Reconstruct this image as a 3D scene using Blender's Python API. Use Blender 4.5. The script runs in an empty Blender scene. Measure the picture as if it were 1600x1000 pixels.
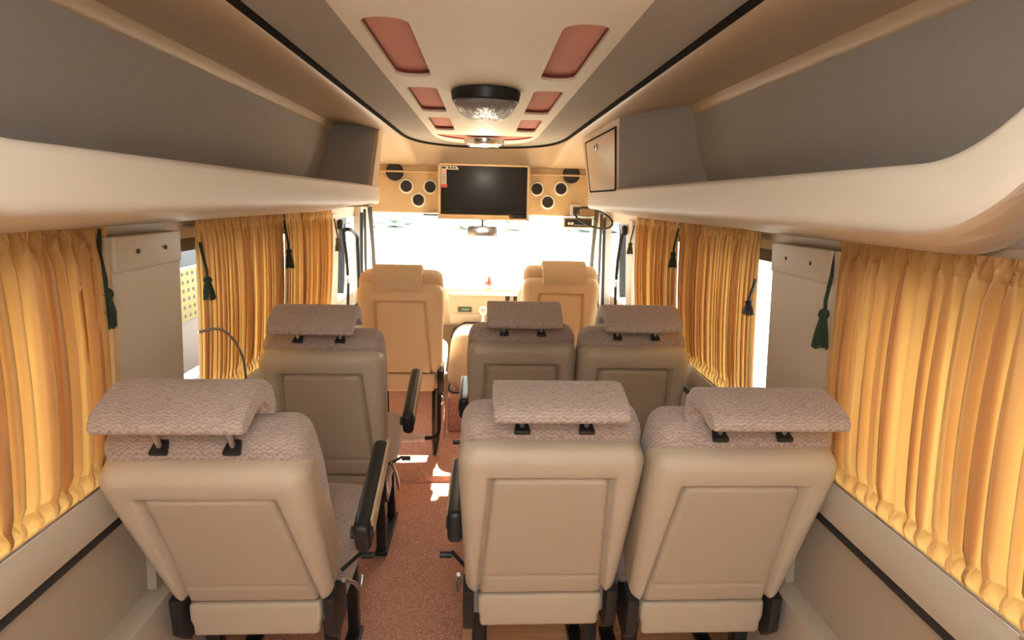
import bpy, bmesh, math, random
from mathutils import Vector, Matrix, Quaternion
R = math.radians
S = bpy.context.scene
COL = S.collection
random.seed(7)

# ------------------------------------------------------------------ camera
cam_d = bpy.data.cameras.new('camera'); cam = bpy.data.objects.new('camera', cam_d); COL.objects.link(cam)
cam_d.sensor_width = 36.0; cam_d.lens = 20.25; cam_d.clip_start = 0.02
YAW, PITCH, ROLL = R(2.943), R(11.736), 0.0227
_F = Vector((math.sin(YAW)*math.cos(PITCH), math.cos(YAW)*math.cos(PITCH), -math.sin(PITCH)))
_r = Vector((math.cos(YAW), -math.sin(YAW), 0)); _u = _r.cross(_F)
_r2 = _r*math.cos(ROLL) + _u*math.sin(ROLL); _u2 = -_r*math.sin(ROLL) + _u*math.cos(ROLL)
cam.matrix_world = Matrix(((_r2.x, _u2.x, -_F.x, 0), (_r2.y, _u2.y, -_F.y, 0), (_r2.z, _u2.z, -_F.z, 1.5), (0, 0, 0, 1)))
S.camera = cam

# ------------------------------------------------------------------ world, sun, lamps, exposure
SKY, SUN, FLASH, SPILL, EXPO = 9.0, 50.0, 140.0, 12.0, 0.0
w = bpy.data.worlds.new('sky'); S.world = w; w.use_nodes = True
nt = w.node_tree; bg = nt.nodes['Background']
tc = nt.nodes.new('ShaderNodeTexCoord'); sp = nt.nodes.new('ShaderNodeSeparateXYZ'); rp = nt.nodes.new('ShaderNodeValToRGB')
nt.links.new(tc.outputs['Generated'], sp.inputs[0]); nt.links.new(sp.outputs['Z'], rp.inputs[0]); nt.links.new(rp.outputs[0], bg.inputs[0])
rp.color_ramp.elements[0].position = 0.0; rp.color_ramp.elements[0].color = (0.72, 0.71, 0.69, 1)
rp.color_ramp.elements[1].position = 0.7; rp.color_ramp.elements[1].color = (1.15, 1.22, 1.32, 1)
bg.inputs[1].default_value = SKY
sun_d = bpy.data.lights.new('sun', 'SUN'); sun_d.energy = SUN; sun_d.angle = R(0.6); sun_d.color = (1.0, 0.95, 0.86)
sun = bpy.data.objects.new('sun', sun_d); COL.objects.link(sun); sun.location = (-5, 8, 9)
sun.rotation_euler = Vector((-0.06, -0.685, -0.685)).to_track_quat('-Z', 'Y').to_euler()
fl_d = bpy.data.lights.new('camera_flash', 'SPOT'); fl_d.energy = FLASH; fl_d.spot_size = R(128); fl_d.spot_blend = 0.7
fl_d.shadow_soft_size = 0.04; fl_d.color = (0.90, 0.96, 1.0)
fl = bpy.data.objects.new('camera_flash', fl_d); COL.objects.link(fl); fl.location = (0.0, -0.12, 1.36)
fl.rotation_euler = Vector((0, 0.12, 1)).to_track_quat('-Z', 'Y').to_euler()
sd = bpy.data.lights.new('flash_spill', 'POINT'); sd.energy = SPILL; sd.shadow_soft_size = 0.05; sd.color = (0.95, 0.97, 1.0)
so = bpy.data.objects.new('flash_spill', sd); COL.objects.link(so); so.location = (0.0, -0.05, 1.68)
S.view_settings.view_transform = 'Standard'; S.view_settings.look = 'None'
S.view_settings.exposure = EXPO; S.view_settings.gamma = 1.0; S.view_settings.use_curve_mapping = False

# ------------------------------------------------------------------ materials
def mat(name, col, rough=0.6, metal=0.0, spec=0.4, noise=0.0, nscale=40.0, bump=0.0, bscale=200.0, col2=None, sheen=0.0, trans=0.0, emit=None):
    m = bpy.data.materials.new(name); m.use_nodes = True
    n = m.node_tree; b = n.nodes['Principled BSDF']
    b.inputs['Base Color'].default_value = (*col, 1); b.inputs['Roughness'].default_value = rough
    b.inputs['Metallic'].default_value = metal; b.inputs['Specular IOR Level'].default_value = spec
    b.inputs['Sheen Weight'].default_value = sheen
    b.inputs['Transmission Weight'].default_value = trans
    if emit:
        b.inputs['Emission Color'].default_value = (*emit[:3], 1); b.inputs['Emission Strength'].default_value = emit[3]
    t = n.nodes.new('ShaderNodeTexCoord')
    if noise > 0 or col2:
        ns = n.nodes.new('ShaderNodeTexNoise'); ns.inputs['Scale'].default_value = nscale; ns.inputs['Detail'].default_value = 4
        n.links.new(t.outputs['Object'], ns.inputs['Vector'])
        rmp = n.nodes.new('ShaderNodeValToRGB'); e = rmp.color_ramp.elements
        c2 = col2 or tuple(c*(1-noise) for c in col)
        e[0].position = 0.35; e[0].color = (*c2, 1); e[1].position = 0.62; e[1].color = (*col, 1)
        n.links.new(ns.outputs['Fac'], rmp.inputs[0]); n.links.new(rmp.outputs[0], b.inputs['Base Color'])
    if bump > 0:
        nb = n.nodes.new('ShaderNodeTexNoise'); nb.inputs['Scale'].default_value = bscale; nb.inputs['Detail'].default_value = 2
        n.links.new(t.outputs['Object'], nb.inputs['Vector'])
        bp = n.nodes.new('ShaderNodeBump'); bp.inputs['Strength'].default_value = bump; bp.inputs['Distance'].default_value = 0.002
        n.links.new(nb.outputs['Fac'], bp.inputs['Height']); n.links.new(bp.outputs[0], b.inputs['Normal'])
    return m

def weave_mat(name, ca, cb):
    """mauve seat fabric with rows of little dark zigzag dashes"""
    m = bpy.data.materials.new(name); m.use_nodes = True
    n = m.node_tree; b = n.nodes['Principled BSDF']; b.inputs['Roughness'].default_value = 0.95
    b.inputs['Specular IOR Level'].default_value = 0.1; b.inputs['Sheen Weight'].default_value = 0.25
    t = n.nodes.new('ShaderNodeTexCoord'); xyz = n.nodes.new('ShaderNodeSeparateXYZ'); n.links.new(t.outputs['Object'], xyz.inputs[0])
    def mth(op, a, b=None, c=None):
        q = n.nodes.new('ShaderNodeMath'); q.operation = op
        for k, v in enumerate((a, b, c)):
            if v is None: continue
            if isinstance(v, (int, float)): q.inputs[k].default_value = v
            else: n.links.new(v, q.inputs[k])
        return q.outputs[0]
    ns = n.nodes.new('ShaderNodeTexNoise'); ns.inputs['Scale'].default_value = 75; ns.inputs['Detail'].default_value = 3; n.links.new(t.outputs['Object'], ns.inputs['Vector'])
    u = mth('ADD', xyz.outputs['X'], mth('MULTIPLY', xyz.outputs['Y'], 0.35)); v = mth('ADD', xyz.outputs['Y'], xyz.outputs['Z'])
    zig = mth('MULTIPLY', mth('PINGPONG', mth('MULTIPLY', u, 62.0), 0.5), 1.1)      # zigzag rows
    row = mth('ADD', mth('ADD', mth('MULTIPLY', v, 92.0), zig), mth('MULTIPLY', ns.outputs['Fac'], 2.2))
    wvv = mth('MULTIPLY_ADD', mth('SINE', mth('MULTIPLY', row, 6.2832)), 0.5, 0.5)
    class _O: pass
    mx = _O(); mx.outputs = [mth('MULTIPLY_ADD', wvv, 0.55, mth('MULTIPLY', ns.outputs['Fac'], 0.75))]
    rmp = n.nodes.new('ShaderNodeValToRGB'); e = rmp.color_ramp.elements
    e[0].position = 0.36; e[0].color = (*cb, 1); e[1].position = 0.84; e[1].color = (*ca, 1)
    n.links.new(mx.outputs[0], rmp.inputs[0]); n.links.new(rmp.outputs[0], b.inputs['Base Color'])
    bp = n.nodes.new('ShaderNodeBump'); bp.inputs['Strength'].default_value = 0.35; bp.inputs['Distance'].default_value = 0.002
    n.links.new(mx.outputs[0], bp.inputs['Height']); n.links.new(bp.outputs[0], b.inputs['Normal'])
    return m

def curtain_mat():
    m = bpy.data.materials.new('curtain_gold'); m.use_nodes = True
    n = m.node_tree; n.nodes.remove(n.nodes['Principled BSDF']); out = n.nodes['Material Output']
    d = n.nodes.new('ShaderNodeBsdfDiffuse'); d.inputs[0].default_value = (0.50, 0.295, 0.135, 1)
    tr = n.nodes.new('ShaderNodeBsdfTranslucent'); tr.inputs[0].default_value = (0.92, 0.53, 0.145, 1)
    gl = n.nodes.new('ShaderNodeBsdfGlossy'); gl.inputs[0].default_value = (0.9, 0.65, 0.35, 1); gl.inputs['Roughness'].default_value = 0.45
    mx = n.nodes.new('ShaderNodeMixShader'); mx.inputs[0].default_value = 0.32
    m2 = n.nodes.new('ShaderNodeMixShader'); m2.inputs[0].default_value = 0.06
    n.links.new(d.outputs[0], mx.inputs[1]); n.links.new(tr.outputs[0], mx.inputs[2])
    n.links.new(mx.outputs[0], m2.inputs[1]); n.links.new(gl.outputs[0], m2.inputs[2]); n.links.new(m2.outputs[0], out.inputs[0])
    return m

def glass_mat(name, tint, refl=0.05):
    m = bpy.data.materials.new(name); m.use_nodes = True
    n = m.node_tree; n.nodes.remove(n.nodes['Principled BSDF']); out = n.nodes['Material Output']
    t = n.nodes.new('ShaderNodeBsdfTransparent'); t.inputs[0].default_value = (*tint, 1)
    g = n.nodes.new('ShaderNodeBsdfGlossy'); g.inputs['Roughness'].default_value = 0.02
    mx = n.nodes.new('ShaderNodeMixShader'); mx.inputs[0].default_value = refl
    n.links.new(t.outputs[0], mx.inputs[1]); n.links.new(g.outputs[0], mx.inputs[2]); n.links.new(mx.outputs[0], out.inputs[0])
    return m

def wood_mat():
    m = bpy.data.materials.new('wood_floor'); m.use_nodes = True
    n = m.node_tree; b = n.nodes['Principled BSDF']; b.inputs['Roughness'].default_value = 0.35
    t = n.nodes.new('ShaderNodeTexCoord'); mp = n.nodes.new('ShaderNodeMapping'); mp.inputs['Scale'].default_value = (3, 26, 3)
    n.links.new(t.outputs['Object'], mp.inputs[0])
    ns = n.nodes.new('ShaderNodeTexNoise'); ns.inputs['Scale'].default_value = 2.0; ns.inputs['Detail'].default_value = 6
    n.links.new(mp.outputs[0], ns.inputs['Vector'])
    r = n.nodes.new('ShaderNodeValToRGB'); e = r.color_ramp.elements
    e[0].position = 0.3; e[0].color = (0.62, 0.30, 0.13, 1); e[1].position = 0.7; e[1].color = (0.80, 0.47, 0.24, 1)
    n.links.new(ns.outputs['Fac'], r.inputs[0]); n.links.new(r.outputs[0], b.inputs['Base Color'])
    return m

def carpet_mat():
    m = bpy.data.materials.new('carpet'); m.use_nodes = True
    n = m.node_tree; b = n.nodes['Principled BSDF']; b.inputs['Roughness'].default_value = 1.0; b.inputs['Specular IOR Level'].default_value = 0.05
    t = n.nodes.new('ShaderNodeTexCoord')
    v = n.nodes.new('ShaderNodeTexVoronoi'); v.inputs['Scale'].default_value = 300; n.links.new(t.outputs['Object'], v.inputs['Vector'])
    ns = n.nodes.new('ShaderNodeTexNoise'); ns.inputs['Scale'].default_value = 160; ns.inputs['Detail'].default_value = 4; n.links.new(t.outputs['Object'], ns.inputs['Vector'])
    bw = n.nodes.new('ShaderNodeSeparateColor'); n.links.new(v.outputs['Color'], bw.inputs[0])
    mx = n.nodes.new('ShaderNodeMath'); mx.operation = 'ADD'; n.links.new(bw.outputs[0], mx.inputs[0]); n.links.new(ns.outputs['Fac'], mx.inputs[1])
    r = n.nodes.new('ShaderNodeValToRGB'); e = r.color_ramp.elements
    e[0].position = 0.30; e[0].color = (0.48, 0.21, 0.135, 1); e[1].position = 1.0; e[1].color = (0.90, 0.54, 0.40, 1)
    mid = r.color_ramp.elements.new(0.62); mid.color = (0.70, 0.36, 0.245, 1)
    dv = n.nodes.new('ShaderNodeMath'); dv.operation = 'MULTIPLY'; dv.inputs[1].default_value = 0.62; n.links.new(mx.outputs[0], dv.inputs[0])
    n.links.new(dv.outputs[0], r.inputs[0]); n.links.new(r.outputs[0], b.inputs['Base Color'])
    bp = n.nodes.new('ShaderNodeBump'); bp.inputs['Strength'].default_value = 0.8; bp.inputs['Distance'].default_value = 0.004
    n.links.new(mx.outputs[0], bp.inputs['Height']); n.links.new(bp.outputs[0], b.inputs['Normal'])
    return m

M = {}
M['vinyl'] = mat('beige_vinyl', (0.5, 0.415, 0.315), 0.45, spec=0.35, bump=0.10, bscale=500)
M['vinyl_panel'] = mat('beige_vinyl_panel', (0.455, 0.37, 0.275), 0.5, spec=0.3, bump=0.16, bscale=700)
M['vinyl_front'] = mat('tan_front_vinyl', (0.84, 0.64, 0.39), 0.45, spec=0.35, bump=0.08, bscale=500)
M['fabric'] = weave_mat('mauve_weave', (0.44, 0.355, 0.315), (0.31, 0.230, 0.195))
M['fabric_front'] = weave_mat('tan_weave', (0.80, 0.60, 0.37), (0.66, 0.47, 0.28))
M['black'] = mat('black_plastic', (0.016, 0.016, 0.018), 0.4)
M['dark'] = mat('dark_rubber', (0.03, 0.028, 0.026), 0.7)
M['black_metal'] = mat('black_metal', (0.02, 0.02, 0.02), 0.35, metal=0.3)
M['chrome'] = mat('chrome', (0.75, 0.75, 0.76), 0.18, metal=1.0)
M['steel'] = mat('grey_metal', (0.42, 0.41, 0.40), 0.35, metal=0.8)
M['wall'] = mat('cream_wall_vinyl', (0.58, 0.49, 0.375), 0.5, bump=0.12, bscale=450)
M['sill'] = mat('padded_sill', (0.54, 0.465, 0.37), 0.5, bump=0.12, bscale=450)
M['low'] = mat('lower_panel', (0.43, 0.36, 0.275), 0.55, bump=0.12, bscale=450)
M['lip'] = mat('rack_cream', (0.65, 0.575, 0.485), 0.5, bump=0.05, bscale=300)
M['headliner'] = mat('headliner', (0.53, 0.39, 0.255), 0.45, spec=0.4, bump=0.06, bscale=400)
M['rackback'] = mat('rack_grey_fabric', (0.37, 0.335, 0.305), 0.9, noise=0.06, nscale=300, bump=0.2, bscale=900)
M['sidefab'] = mat('ceiling_grey_fabric', (0.37, 0.325, 0.275), 0.9, noise=0.15, nscale=260, bump=0.2, bscale=900)
M['cream'] = mat('ceiling_cream', (0.72, 0.66, 0.54), 0.65, bump=0.08, bscale=600)
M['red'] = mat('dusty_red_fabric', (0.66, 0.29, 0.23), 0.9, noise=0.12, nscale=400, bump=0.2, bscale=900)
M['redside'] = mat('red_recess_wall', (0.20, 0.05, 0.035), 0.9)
M['cord'] = mat('dark_cord', (0.022, 0.016, 0.012), 0.95, spec=0.05, noise=0.5, nscale=160)
M['tan'] = mat('tan_bulkhead', (0.62, 0.43, 0.225), 0.45, noise=0.05, nscale=8)
M['screen'] = mat('tv_screen', (0.012, 0.012, 0.014), 0.38, spec=0.3)
M['ring'] = mat('speaker_ring', (0.80, 0.74, 0.62), 0.3)
M['grille'] = mat('speaker_grille', (0.03, 0.027, 0.025), 0.6, noise=0.6, nscale=500)
M['white'] = mat('white_plastic', (0.8, 0.8, 0.78), 0.4)
M['stickred'] = mat('sticker_red', (0.55, 0.10, 0.08), 0.5)
M['sticktan'] = mat('sticker_tan', (0.66, 0.58, 0.46), 0.5)
M['stickpink'] = mat('sticker_pink', (0.75, 0.42, 0.36), 0.5)
M['green'] = mat('dark_green_cord', (0.025, 0.045, 0.022), 0.8, noise=0.5, nscale=200)
M['olive'] = mat('olive_tassel', (0.13, 0.115, 0.035), 0.8, noise=0.5, nscale=200)
M['lcd'] = mat('green_display', (0.03, 0.05, 0.02), 0.3, emit=(0.25, 0.8, 0.2, 0.5))
M['lcdframe'] = mat('radio_face', (0.10, 0.10, 0.07), 0.4)
M['dash'] = mat('dash_cream', (0.68, 0.56, 0.38), 0.5)
M['cowl'] = mat('engine_cover_cream', (0.60, 0.45, 0.28), 0.5, bump=0.08, bscale=300)
M['crystal'] = mat('crystal', (0.93, 0.90, 0.88), 0.06, spec=0.9, trans=0.75)
M['curtain'] = curtain_mat()
M['glass'] = glass_mat('window_glass', (0.88, 0.90, 0.88))
M['smoke'] = glass_mat('smoked_acrylic', (0.86, 0.80, 0.70), 0.08)
M['wood'] = wood_mat(); M['carpet'] = carpet_mat()
M['ground'] = mat('pale_paving', (0.24, 0.225, 0.20), 0.9, noise=0.12, nscale=3)
M['bush'] = mat('bush_leaves', (0.52, 0.64, 0.55), 0.8, noise=0.2, nscale=6)
M['shell'] = mat('outer_shell', (0.6, 0.55, 0.48), 0.5)
M['yellow'] = mat('yellow_board', (0.13, 0.1, 0.025), 0.6)
M['rose'] = mat('rose_wall', (0.07, 0.05, 0.045), 0.8)
M['bluegrey'] = mat('blue_grey_wall', (0.06, 0.07, 0.085), 0.8)

# ------------------------------------------------------------------ mesh helpers
class MB:
    """collects shapes into one mesh"""
    def __init__(self): self.bm = bmesh.new(); self.mi = 0
    def add(self, vs, fs, mtx=None, mi=None):
        mi = self.mi if mi is None else mi
        bv = [self.bm.verts.new(mtx @ Vector(v) if mtx else Vector(v)) for v in vs]
        for f in fs:
            try: fa = self.bm.faces.new([bv[i] for i in f]); fa.material_index = mi; fa.smooth = True
            except ValueError: pass
        return bv
    def box(self, c, s, r=0.004, rot=None, k=2, m=1, mi=None, fn=None):
        """rounded box; fn deforms the local points"""
        h = [x/2 for x in s]; r = min(r, min(h)*0.98)
        def axis(hh):
            if r <= 0: return [-hh, hh]
            a = [-hh + r*(1-math.cos(math.pi/2*i/k))*1.0 for i in range(k+1)]
            mid = [(-hh+r) + (2*hh-2*r)*i/m for i in range(1, m)]
            return a + mid + [-x for x in reversed(a)]
        ax = [axis(x) for x in h]; vid = {}; vs = []; fs = []
        def V(i, j, l):
            key = (i, j, l)
            if key not in vid:
                p = Vector((ax[0][i], ax[1][j], ax[2][l]))
                if r > 0:
                    q = Vector([max(-h[d]+r, min(h[d]-r, p[d])) for d in range(3)]); d = p-q
                    if d.length > 1e-9:
                        nz = sum(1 for e in d if abs(e) > 1e-9)
                        p = q + d.normalized()*r
                vid[key] = len(vs); vs.append(p)
            return vid[key]
        N = [len(a)-1 for a in ax]
        for i in range(N[0]):
            for j in range(N[1]):
                fs.append((V(i,j,0), V(i,j+1,0), V(i+1,j+1,0), V(i+1,j,0))); l = N[2]
                fs.append((V(i,j,l), V(i+1,j,l), V(i+1,j+1,l), V(i,j+1,l)))
        for i in range(N[0]):
            for l in range(N[2]):
                fs.append((V(i,0,l), V(i+1,0,l), V(i+1,0,l+1), V(i,0,l+1))); j = N[1]
                fs.append((V(i,j,l), V(i,j,l+1), V(i+1,j,l+1), V(i+1,j,l)))
        for j in range(N[1]):
            for l in range(N[2]):
                fs.append((V(0,j,l), V(0,j,l+1), V(0,j+1,l+1), V(0,j+1,l))); i = N[0]
                fs.append((V(i,j,l), V(i,j+1,l), V(i,j+1,l+1), V(i,j,l+1)))
        if fn: vs = [Vector(fn(v)) for v in vs]
        mt = Matrix.Translation(Vector(c))
        if rot is not None: mt = mt @ rot.to_4x4()
        self.add(vs, fs, mt, mi); return self
    def tube(self, pts, r, n=10, mi=None, closed=False):
        pts = [Vector(p) for p in pts]; L = len(pts); rs = r if isinstance(r, (list, tuple)) else [r]*L
        vs = []; fs = []; prev = None
        for i, p in enumerate(pts):
            a = pts[i-1] if (i > 0 or closed) else p; b = pts[(i+1) % L] if (i < L-1 or closed) else p
            t = (b-a).normalized()
            if prev is None:
                u = t.orthogonal().normalized()
            else:
                u = (prev - t*prev.dot(t)).normalized()
            prev = u; v = t.cross(u)
            for k in range(n):
                an = 2*math.pi*k/n; vs.append(p + (u*math.cos(an)+v*math.sin(an))*rs[i])
        for i in range(L if closed else L-1):
            for k in range(n):
                j = (i+1) % L
                fs.append((i*n+k, i*n+(k+1) % n, j*n+(k+1) % n, j*n+k))
        if not closed:
            fs.append(tuple(reversed(range(n)))); fs.append(tuple((L-1)*n+k for k in range(n)))
        self.add(vs, fs, None, mi); return self
    def lathe(self, prof, c, axis='Z', n=32, mi=None, fn=None):
        """prof: (radius, height) list"""
        vs = []; fs = []
        for (rr, hh) in prof:
            for k in range(n):
                a = 2*math.pi*k/n; r2 = rr*(fn(a) if fn else 1)
                vs.append(Vector((r2*math.cos(a), r2*math.sin(a), hh)))
        for i in range(len(prof)-1):
            for k in range(n): fs.append((i*n+k, i*n+(k+1) % n, (i+1)*n+(k+1) % n, (i+1)*n+k))
        if prof[0][0] > 1e-6: fs.append(tuple(reversed(range(n))))
        if prof[-1][0] > 1e-6: fs.append(tuple((len(prof)-1)*n+k for k in range(n)))
        q = {'Z': Matrix.Identity(3), 'Y': Matrix.Rotation(R(90), 3, 'X'), 'X': Matrix.Rotation(R(90), 3, 'Y')}[axis] if isinstance(axis, str) else axis
        self.add(vs, fs, Matrix.Translation(Vector(c)) @ q.to_4x4(), mi); return self
    def prism(self, poly, fn, a, b, mi=None, bevel=0.0, seg=2):
        """poly of 2-D points swept from a to b; fn(p, q, s) -> point"""
        n = len(poly)
        va = [self.bm.verts.new(Vector(fn(p, q, a))) for p, q in poly]; vb = [self.bm.verts.new(Vector(fn(p, q, b))) for p, q in poly]
        mi = self.mi if mi is None else mi; caps = []
        for vv in (list(reversed(va)), vb):
            f = self.bm.faces.new(vv); f.material_index = mi; f.smooth = True; caps.append(f)
        for i in range(n):
            f = self.bm.faces.new((va[i], va[(i+1) % n], vb[(i+1) % n], vb[i])); f.material_index = mi; f.smooth = True
        if bevel > 0:
            ed = list({e for f in caps for e in f.edges})
            res = bmesh.ops.bevel(self.bm, geom=ed, offset=bevel, segments=seg, affect='EDGES', profile=0.6)
            for f in res['faces']: f.smooth = True; f.material_index = mi
        return self
    def grid(self, fn, us, vs_, mi=None, flip=False):
        P = [fn(u, v) for u in us for v in vs_]; n = len(vs_); fs = []
        for i in range(len(us)-1):
            for j in range(n-1):
                f = (i*n+j, (i+1)*n+j, (i+1)*n+j+1, i*n+j+1); fs.append(tuple(reversed(f)) if flip else f)
        self.add(P, fs, None, mi); return self
    def build(self, name, mats, parent=None, normals=True, sharp=38, loc=None):
        me = bpy.data.meshes.new(name)
        bmesh.ops.recalc_face_normals(self.bm, faces=self.bm.faces) if normals else None
        self.bm.to_mesh(me); self.bm.free()
        for m in (mats if isinstance(mats, (list, tuple)) else [mats]): me.materials.append(m)
        if sharp: me.set_sharp_from_angle(angle=R(sharp))
        o = bpy.data.objects.new(name, me); COL.objects.link(o)
        if parent: o.parent = parent
        if loc: o.location = loc
        return o

def lin(a, b, n): return [a+(b-a)*i/n for i in range(n+1)]
def smooth(t): t = max(0, min(1, t)); return t*t*(3-2*t)
def tag(o, label, cat, group=None, kind=None):
    o['label'] = label; o['category'] = cat
    if group: o['group'] = group
    if kind: o['kind'] = kind
    return o
def empty(name, loc=(0, 0, 0), rz=0):
    o = bpy.data.objects.new(name, None); COL.objects.link(o); o.location = loc; o.rotation_euler = (0, 0, rz); o.empty_display_size = 0.05
    return o
def struct(o): o['kind'] = 'structure'; return o
def copy_tree(o, parent=None):
    c = o.copy(); COL.objects.link(c)
    if parent: c.parent = parent
    for ch in list(o.children): copy_tree(ch, c)
    return c
def flat_shape(name, loops, z, th, m, parent=None):
    """flat sheet with holes: 2-D filled curve turned into a mesh"""
    cu = bpy.data.curves.new(name, 'CURVE'); cu.dimensions = '2D'; cu.fill_mode = 'BOTH'; cu.extrude = th/2
    for lp in loops:
        s = cu.splines.new('POLY'); s.points.add(len(lp)-1); s.use_cyclic_u = True
        for i, (x, y) in enumerate(lp): s.points[i].co = (x, y, 0, 1)
    tmp = bpy.data.objects.new(name, cu); COL.objects.link(tmp)
    dg = bpy.context.evaluated_depsgraph_get(); me = bpy.data.meshes.new_from_object(tmp.evaluated_get(dg))
    bpy.data.objects.remove(tmp); bpy.data.curves.remove(cu)
    me.name = name; me.materials.clear(); me.materials.append(m)
    o = bpy.data.objects.new(name, me); COL.objects.link(o); o.location = (0, 0, z)
    if parent: o.parent = parent
    return o
def rrect(cx, cy, hx, hy, r, n=6):
    r = min(r, hx, hy); pts = []
    for (sx, sy, a0) in ((1, 1, 0), (-1, 1, 90), (-1, -1, 180), (1, -1, 270)):
        for i in range(n+1):
            a = R(a0+90*i/n); pts.append((cx+sx*(hx-r)+r*math.cos(a), cy+sy*(hy-r)+r*math.sin(a)))
    return pts
def catmull(P, n=5, closed=True):
    P = [Vector(p) for p in P]; out = []; L = len(P)
    for i in range(L if closed else L-1):
        g = lambda k: P[k % L] if closed else P[max(0, min(L-1, k))]
        p0, p1, p2, p3 = g(i-1), g(i), g(i+1), g(i+2)
        for j in range(n):
            t = j/n
            out.append(0.5*((2*p1)+(p2-p0)*t+(2*p0-5*p1+4*p2-p3)*t*t+(3*p1-p0-3*p2+p3)*t**3))
    if not closed: out.append(P[-1])
    return out

# ------------------------------------------------------------------ body shell
YB, YF = -0.90, 4.0                                    # rear opening, bulkhead
def xw(z):                                             # curtain plane leans in towards the roof
    return 0.868 - 0.055*(z-0.85)
def slab(mb, s, y0, y1, z0, z1, di, do, mi=None):      # piece of side wall between inner and outer offsets
    zs = lin(z0, z1, 3); vs = []; fs = []
    for z in zs:
        for d in (di, do):
            for y in (y0, y1): vs.append((s*(xw(z)+d), y, z))
    def id_(i, a, b): return i*4+a*2+b
    for i in range(3):
        for a in (0, 1): fs.append((id_(i, a, 0), id_(i, a, 1), id_(i+1, a, 1), id_(i+1, a, 0)))
        for b in (0, 1): fs.append((id_(i, 0, b), id_(i+1, 0, b), id_(i+1, 1, b), id_(i, 1, b)))
    fs.append((0, 1, 3, 2)); k = 12; fs.append((k, k+1, k+3, k+2))
    mb.add(vs, fs, None, mi)
CABZ0 = 0.80
for s, nm in ((-1, 'left'), (1, 'right')):
    mb = MB()
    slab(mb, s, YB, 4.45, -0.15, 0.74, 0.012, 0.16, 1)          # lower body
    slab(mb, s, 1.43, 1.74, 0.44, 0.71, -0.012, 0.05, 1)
    slab(mb, s, YB, 4.45, 0.74, 0.86, 0.03, 0.16)
    slab(mb, s, YB, 4.20, 1.372, 1.95, 0.02, 0.16)          # header behind the racks
    for (a, b) in ((YB, 0.12), (1.312, 1.615), (2.42, 2.52), (3.28, 3.42)):      # pillars
        di = -0.012 if a == 1.312 else (0.03 if a == 2.42 else 0.0)
        slab(mb, s, a, b, 0.86, 1.40, di, 0.16)
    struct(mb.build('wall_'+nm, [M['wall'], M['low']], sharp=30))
    # padded sill under the curtains
    mb = MB()
    prof = [(0.93, 0.735), (0.872, 0.735), (0.852, 0.748), (0.846, 0.775), (0.850, 0.815), (0.862, 0.838), (0.885, 0.845), (0.93, 0.845)]
    mb.prism(prof, lambda p, q, y: (s*p, y, q), YB, 3.40)
    o = struct(mb.build('trim_1' if s < 0 else 'trim_2', M['sill'])); o['label'] = 'padded beige window sill along the %s wall' % nm
    # dark strip painted in as the shadow below the sill overhang
    mb = MB(); mb.box((s*0.878, 1.25, 0.722), (0.02, 4.28, 0.022), 0.003)
    o = struct(mb.build('trim_3' if s < 0 else 'trim_4', M['dark'])); o['label'] = 'painted shadow strip under the %s sill' % nm
    # ledge / duct along the floor
    mb = MB()
    prof = [(0.91, -0.02), (0.846, -0.02), (0.842, 0.425), (0.845, 0.434), (0.853, 0.438), (0.88, 0.438), (0.91, 0.438)]
    mb.prism(prof, lambda p, q, y: (s*p, y, q), YB, 1.72, bevel=0.004)
    o = struct(mb.build('trim_5' if s < 0 else 'trim_6', M['sill'])); o['label'] = 'beige boxed ledge at the foot of the %s wall' % nm
mb = MB(); mb.box((0, YB-0.04, 0.30), (2.06, 0.06, 1.06), 0.01); mb.box((0, YB-0.04, 1.70), (2.06, 0.06, 0.52), 0.01)
for s in (-1, 1): mb.box((s*0.74, YB-0.04, 1.1), (0.58, 0.06, 0.8), 0.01)
struct(mb.build('wall_back', M['lip']))
# roof and underbody
mb = MB(); mb.box((0, 1.55, 1.97), (2.06, 4.9, 0.04), 0.0); struct(mb.build('roof', M['shell']))
mb = MB(); mb.box((0, 1.75, -0.06), (2.06, 5.4, 0.12), 0.0); struct(mb.build('floor', M['wood']))

# ------------------------------------------------------------------ ceiling
ZC = 1.84
def outline(hx, y0, yc, yf, n=40, pw=2.6):
    pts = [(hx, y0)]
    for i in range(n+1):
        a = math.pi*i/n; c, sn = math.cos(a), math.sin(a)
        pts.append((hx*math.copysign(abs(c)**(2/pw), c), yc+(yf-yc)*abs(sn)**(2/pw)))
    pts.append((-hx, y0)); return pts
def yfront(x, hx=0.445, yc=3.15, yf=3.88, pw=2.6):
    if abs(x) >= hx: return yc
    return yc+(yf-yc)*(1-(abs(x)/hx)**pw)**(1/pw)
def headz(x, y):
    a = abs(x)
    prof = [(0, 1.875), (0.43, 1.872), (0.448, 1.838), (0.465, 1.830), (0.50, 1.827), (0.55, 1.834), (0.65, 1.850), (0.76, 1.858), (0.90, 1.862)]
    for i in range(len(prof)-1):
        if prof[i][0] <= a <= prof[i+1][0]:
            t = (a-prof[i][0])/(prof[i+1][0]-prof[i][0]); z = prof[i][1]+(prof[i+1][1]-prof[i][1])*t; break
    yf = yfront(x); t = max(0, (y-yf)/(YF-yf))
    return z + (1.712-z)*(t**1.6)
mb = MB(); xs = [-0.9, -0.83, -0.76, -0.70, -0.65, -0.6, -0.55, -0.52, -0.49, -0.47, -0.452, -0.44, -0.43] ; xs = xs+[x*0.43/10 for x in range(-9, 10)]+[-x for x in reversed(xs)]
ys = lin(YB, 2.9, 20)+lin(2.94, 4.0, 44)
mb.grid(lambda x, y: (x, y, headz(x, y)), xs, ys)
ceil = struct(mb.build('ceiling', M['headliner'], normals=False, sharp=0))
pads = []
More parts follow.
